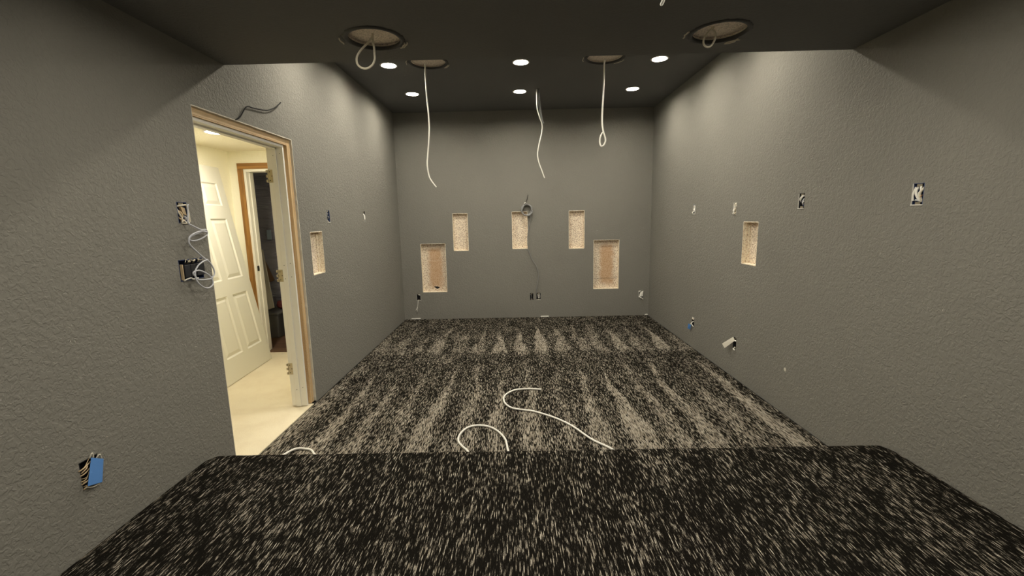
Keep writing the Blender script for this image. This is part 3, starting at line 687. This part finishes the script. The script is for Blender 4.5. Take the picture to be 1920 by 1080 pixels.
def low_left(t, a, b):
    mb = MB(); rr = random.Random(5)
    for i in range(11):
        z = -.048+.080*i/10+rr.uniform(-.005, .005); x0 = -.038+rr.uniform(-.003, .006)
        mb.tube([(x0, .0, z-.008+rr.uniform(-.004, .004)), (x0+.012+rr.uniform(0, .006), -.006-rr.uniform(0, .004), z+rr.uniform(-.006, .006)), (.0+rr.uniform(-.01, .006), -.002, z+.010+rr.uniform(-.006, .008))], rr.uniform(.0012, .0028), 5, 3)
    mb.build('torn_paper_fringe', M['tan_wire'], t)
    tape_piece([(-.036, -.018, -.038), (.022, -.014, -.058), (.046, -.010, .024), (.000, -.012, .056)], .002, 'tape_blue', 'blue tape covering the box')(t, a, b)
    for pts, r_ in (([(.000, -.006, .052), (.006, -.012, .070), (.012, -.008, .060), (.014, -.006, .048)], .003), ([(.024, -.006, .038), (.032, -.012, .050), (.040, -.008, .040), (.044, -.006, .026)], .003), ([(-.03, -.004, -.046), (-.012, -.012, -.056), (.016, -.008, -.062)], .0022)):
        MB().tube(pts, r_, 5, 3).build('torn_paper_edge', M['gypsum'], t)
obox(OUT_L['e'], 'L', 'torn outlet box covered with blue tape low on the left wall near the viewer', 'box_dark', [], low_left, depth=.05)
obox(OUT_B['a'], 'B', 'small white-rimmed box low at the left end of the far wall', 'box_dark', [('wire_white', .006, [(-.004, .01, .038), (.010, -.002, .036), (.016, .01, .030)])], ears, rim='lrb')
obox(OUT_B['b'], 'B', 'dark painted-over outlet box low in the far wall, left of a pair', 'box_dark', [('wire_grey', .003, [(-.016, .004, .036), (.0, .0, .0), (-.006, .004, -.036)])], ears)
obox(OUT_B['c'], 'B', 'outlet box with curled white wires low in the far wall, right of a pair', 'box_dark', [('wire_white', .0035, [(-.018, .01, .0), (-.010, -.002, .026), (.002, -.004, .010), (-.006, -.004, -.012), (.010, -.004, -.020), (.018, -.002, .006), (.008, .0, .028), (.018, .01, .036)])], ears, rim='b')
def crumple(t, a, b):
    MB().hexa([(-.014, -.018, -.034), (.026, -.012, -.030), (.028, .004, -.026), (-.020, .004, -.034), (-.004, -.012, .034), (.030, -.016, .048), (.026, .006, .046), (-.012, .006, .024)]).build('crumpled_tape', M['wire_white'], t)
    MB().tube([(-.026, -.002, -.036), (-.006, -.014, -.048), (.014, -.02, -.056), (.028, -.02, -.072)], .006, 7, 4).build('wire', M['wire_white'], t)
    MB().tube([(-.030, -.002, .030), (-.016, -.010, .044), (.0, -.006, .044)], .006, 7, 4).build('wire', M['wire_white'], t)
obox(OUT_B['d'], 'B', 'outlet box stuffed with crumpled white tape low at the right end of far wall', 'box_dark', [], crumple, rim='l')

# ------------------------------------------------------------------ speaker cut-outs in ceiling and soffit
def cutout(key, label, seed, backer):
    cx, cy, z, r = CUT[key]; rr = random.Random(seed)
    t = empty('speaker_cutout', (cx, cy, z), label=label, cat='ceiling cutout', group='round speaker cutouts overhead')
    d = .016
    MB().lathe([(r, 0), (r-.002, d)], 48).build('cut_edge', M['gypsum'], t)
    mb = MB(); mb.lathe([(r+.004, d), (r+.004, d+.008), (0.0001, d+.008), (0.0001, d)], 48, smooth=False); mb.build('backer_board', backer, t)
    # black mud ring, ragged
    mb = MB(); vs = []; fs = []; n = 64
    prof = [(r-.006, .010), (r-.006, -.004), (r+.004, -.006), (r+.016, -.0035), (r+.018, .0)]
    for k in range(n):
        a = 2*math.pi*k/n; j = rr.uniform(-.0035, .0035)
        for i, (q, zz) in enumerate(prof): vs.append(((q+(j if i > 1 else 0))*math.cos(a), (q+(j if i > 1 else 0))*math.sin(a), zz))
    for k in range(n):
        for i in range(4): a = k*5+i; b = ((k+1) % n)*5+i; fs.append((a, a+1, b+1, b))
    mb.add(vs, fs, True); mb.build('mud_ring', M['ring_black'], t)
    # torn paper and dried compound curls on the viewer's far side
    for k in range(3):
        a0 = rr.uniform(.15, .5) if k < 2 else rr.uniform(2.7, 3.1); R2 = r+.014+.010*k
        pts = [(R2*math.cos(a0+.10*i)+rr.uniform(-.003, .003), R2*math.sin(a0+.10*i), -.007-rr.uniform(0, .004)) for i in range(6)]
        MB().tube(pts, .0035, 6, 3).build('paper_curl', M['gypsum'], t)
    return t
cutout('far_left', 'round speaker hole in the far ceiling with a long cable hanging left of centre', 1, M['backer'])
cutout('far_right', 'round speaker hole in the far ceiling above the knotted hanging cable', 2, M['backer'])
cutout('soffit_left', 'large round speaker hole in the soffit at the left with looped cable', 3, M['backer'])
cutout('soffit_right', 'large round speaker hole in the soffit at the right with looped cable', 4, M['backer'])

# ------------------------------------------------------------------ cables
def cable(name, pts, r, m_, label, group=None, sub=6, cat='cable'):
    return MB().tube(pts, r, 10, sub).build(name, M[m_], label=label, cat=cat, group=group)
def raise_first(pts, dz): return [(pts[0][0], pts[0][1], pts[0][2]+dz)]+list(pts)
cable('speaker_cable', [(P['hang_left'][0][0], 4.36, HC+.016)]+P['hang_left'], .0065, 'wire_white', 'long white cable hanging from left far speaker hole, curling right at its end', 'cables overhead')
cable('speaker_cable', [(P['hang_right'][0][0], 4.36, HC+.016)]+P['hang_right'], .0075, 'wire_white', 'white cable hanging from right far speaker hole, ending in a knotted loop', 'cables overhead')
# free strands gathered into one hanging bunch
pc = empty('projector_cable', (P['mid_a'][0][0], 5.2, HC), label='grey-white triple cable bunch hanging from the middle of the ceiling', cat='cable', group='cables overhead')
for k, r in (('mid_a', .0065), ('mid_b', .005), ('mid_c', .0055)):
    b0 = (P['mid_a'][0][0], 5.2, HC); pts = [(p[0]-b0[0], p[1]-b0[1], p[2]-b0[2]) for p in P[k]]; pts[0] = (pts[0][0], pts[0][1], .0)
    MB().tube(pts, r, 9, 6).build('strand', M['wire_white' if k == 'mid_a' else 'wire_grey'], pc)
def yjit(pts, amp):  # loops are not flat: the two legs part a little in depth
    n = len(pts); return [(p[0], p[1]+amp*math.sin(2*math.pi*i/(n-1)), p[2]) for i, p in enumerate(pts)]
cable('speaker_cable', [(-.674, 2.285, HS+.015)]+yjit(P['soffit_left_loop'], .006)+[(-.672, 2.285, HS+.015)], .0052, 'wire_cream', 'white cable loop drooping from left soffit speaker hole', 'cables overhead')
cable('speaker_cable', [(.975, 2.305, HS+.015)]+yjit(P['soffit_right_loop'], .006)+[(.985, 2.305, HS+.015)], .0045, 'wire_cream', 'short white cable loop drooping from right soffit speaker hole', 'cables overhead')
tl = P['top_loop']; cable('speaker_cable', [(tl[0][0], 1.75, HS)]+tl[1:-1]+[(tl[-1][0], 1.75, HS)], .0028, 'wire_white', 'thin pale wire loop dangling at the very top edge, right of centre', 'cables overhead')
fs_ = [(p[0], p[1], .008) for p in P['floor_s']]; fl = [(p[0], p[1], .008) for p in P['floor_loop']]; fe = [(p[0], p[1], .008) for p in P['floor_end']]
floor_path = fs_+[(.56, 2.47, .008), (.58, 2.38, .008), (.40, 2.31, .008), (.06, 2.30, .008), (-.05, 2.40, .008)]+fl+[(-.31, 2.46, .008), (-.30, 2.37, .008), (-.45, 2.31, .008), (-.90, 2.33, .008), (-1.16, 2.40, .008), (-1.235, 2.45, .008)]+[(p[0], p[1]-.026, p[2]) for p in fe]+[(-1.45, 2.43, .008), (-1.48, 2.36, .008)]
cable('floor_cable', floor_path, .0068, 'wire_white', 'white cable snaking in loops over the streaked carpet before the platform')
cable('stub_cable', [(XL+.001, P['black_wire'][0][1], P['black_wire'][0][2]+.01)]+[(p[0]-.006+(.006 if i == 2 else .0)+.010*max(0, i-2)/6, p[1], p[2]) for i, p in enumerate(P['black_wire']) if i > 0], .0036, 'wire_black', 'black cable poking out of the left wall above the doorway')
cable('network_cable', [(XL+.012, 2.176, 1.50)]+P['upper_cable']+P['lower_cable']+P['coil_cable'], .0036, 'wire_blue', 'grey-blue cable looping out of the upper box beside the doorway')
# the coil of grey cable hung on the far wall, its tail running down to the outlet box
cc = empty('coiled_cable', (.162, YB, 1.52), label='coil of grey cable hung on the far wall with tail running down', cat='cable')
mb = MB(); pts = []
for i in range(0, 73):
    a = i*2*math.pi/18; k = i/72
    pts.append(((.070+.006*math.sin(i*1.7))*math.cos(a)+.006*k, -.018-.03*k, (.074+.006*math.sin(i*1.1))*math.sin(a)-.012*k))
mb.tube(pts, .0085, 8, 3); mb.build('coil', M['wire_grey'], cc)
def rel(pts, b): return [(p[0]-b[0], p[1]-b[1], p[2]-b[2]) for p in pts]
bb = (.162, YB, 1.52)
MB().tube(rel([(.215, 6.12, 1.50)]+P['ring_tail'], bb), .0042, 7, 2).build('tail', M['wire_grey'], cc)
MB().tube(rel(P['ring_top'], bb), .003, 6, 4).build('hanger', M['wire_black'], cc)
MB().tube([(-.02, -.012, .072), (-.030, -.055, .078), (-.018, -.055, .092), (-.008, -.012, .084)], .007, 7, 4).build('tie', M['wire_white'], cc)
lw = empty('loose_wires', (-1.405, YB, .262), label='thin white wire ends dangling below the leftmost far wall box', cat='wire')
b0 = (-1.405, YB, .262)
MB().tube(rel([(-1.408, 6.150, .275)]+P['white_wires'], b0), .003, 6, 3).build('wire_end', M['wire_white'], lw)
MB().tube(rel(P['white_wires2'], b0), .003, 6, 3).build('wire_end', M['wire_white'], lw)
# scraps of white drywall tape at the carpet edge
for (x0, x1, y, l) in ((-1.52, -1.385, 6.143, 'thin white strip at the carpet edge under the leftmost far wall box'), (.34, .46, 6.143, 'tiny white scrap at the carpet edge in the middle of the far wall'), (1.83, 1.872, 6.140, 'tiny white scrap in the right far corner of the carpet')):
    MB().hexa([(x0, y-.004, .0), (x1, y-.004, .0), (x1, y+.004, .0), (x0, y+.004, .0), (x0+.006, y-.003, .012), (x1-.004, y-.003, .014), (x1-.004, y+.004, .014), (x0+.006, y+.004, .012)]).build('drywall_scrap', M['wire_white'], label=l, cat='scrap')
o = MB().lathe([(.0001, 0), (.010, -.001), (.014, .0)], 10).build('paint_chip', M['gypsum'], label='tiny pale chip on the lower right wall nearest the platform', cat='chip'); o.rotation_euler = (0, math.pi/2, 0); o.location = (XR-.0006, 2.973, .308)

# ------------------------------------------------------------------ downlights
def downlight(label, loc_, lensm, r=.066, rec=.014):
    t = empty('recessed_downlight', loc_, label=label, cat='downlight')
    MB().lathe([(r+.016, .0), (r+.015, -.003), (r+.003, -.004), (r, -.001), (r-.001, rec+.001)], 48).build('trim_ring', M['lamp_trim'], t)
    MB().disc(r, rec, 48).build('lens', lensm, t)
    return t
def dup(root, loc_, label):
    r = root.copy(); S.collection.objects.link(r); r.location = loc_; r['label'] = label
    for ch in list(root.children):
        c = ch.copy(); S.collection.objects.link(c); c.parent = r
    return r
xs = LX; ys = LY
side = ('left', 'middle', 'right'); rown = ('lit downlight nearest the far wall, in the %s column', 'lit downlight one place nearer than the far wall row, in the %s column', 'lit downlight just behind the soffit edge, in the %s column')
first = None
for j, y in enumerate(ys):
    for i, x in enumerate(xs):
        l = rown[j] % side[i]
        if first is None: first = downlight(l, (x, y, HC), M['lens'])
        else: o = dup(first, (x, y, HC), l); 
for o in S.objects:
    if o.name.startswith('recessed_downlight'): o['group'] = 'ceiling downlights of the far room'
first = None
for j, y in enumerate(SY):  # rows overhead and behind the camera are unseen lamps added to brighten the near end
    for i, x in enumerate(SX):
        l = '%s downlight in the soffit %s' % (side[i], ('just above the viewer\'s frame', 'above the viewer, unseen, added for light', 'behind the viewer, unseen, added for light')[j])
        if first is None: first = downlight(l, (x, y, HS), M['lens_soffit'], .056, .0006)
        else: dup(first, (x, y, HS), l)
for o in S.objects:
    if o.name.startswith('recessed_downlight') and 'group' not in o: o['group'] = 'soffit downlights'
downlight('bright round downlight in the cream hall ceiling', (-2.40, 3.69, HH), M['lens_hall'], .085, -.002)
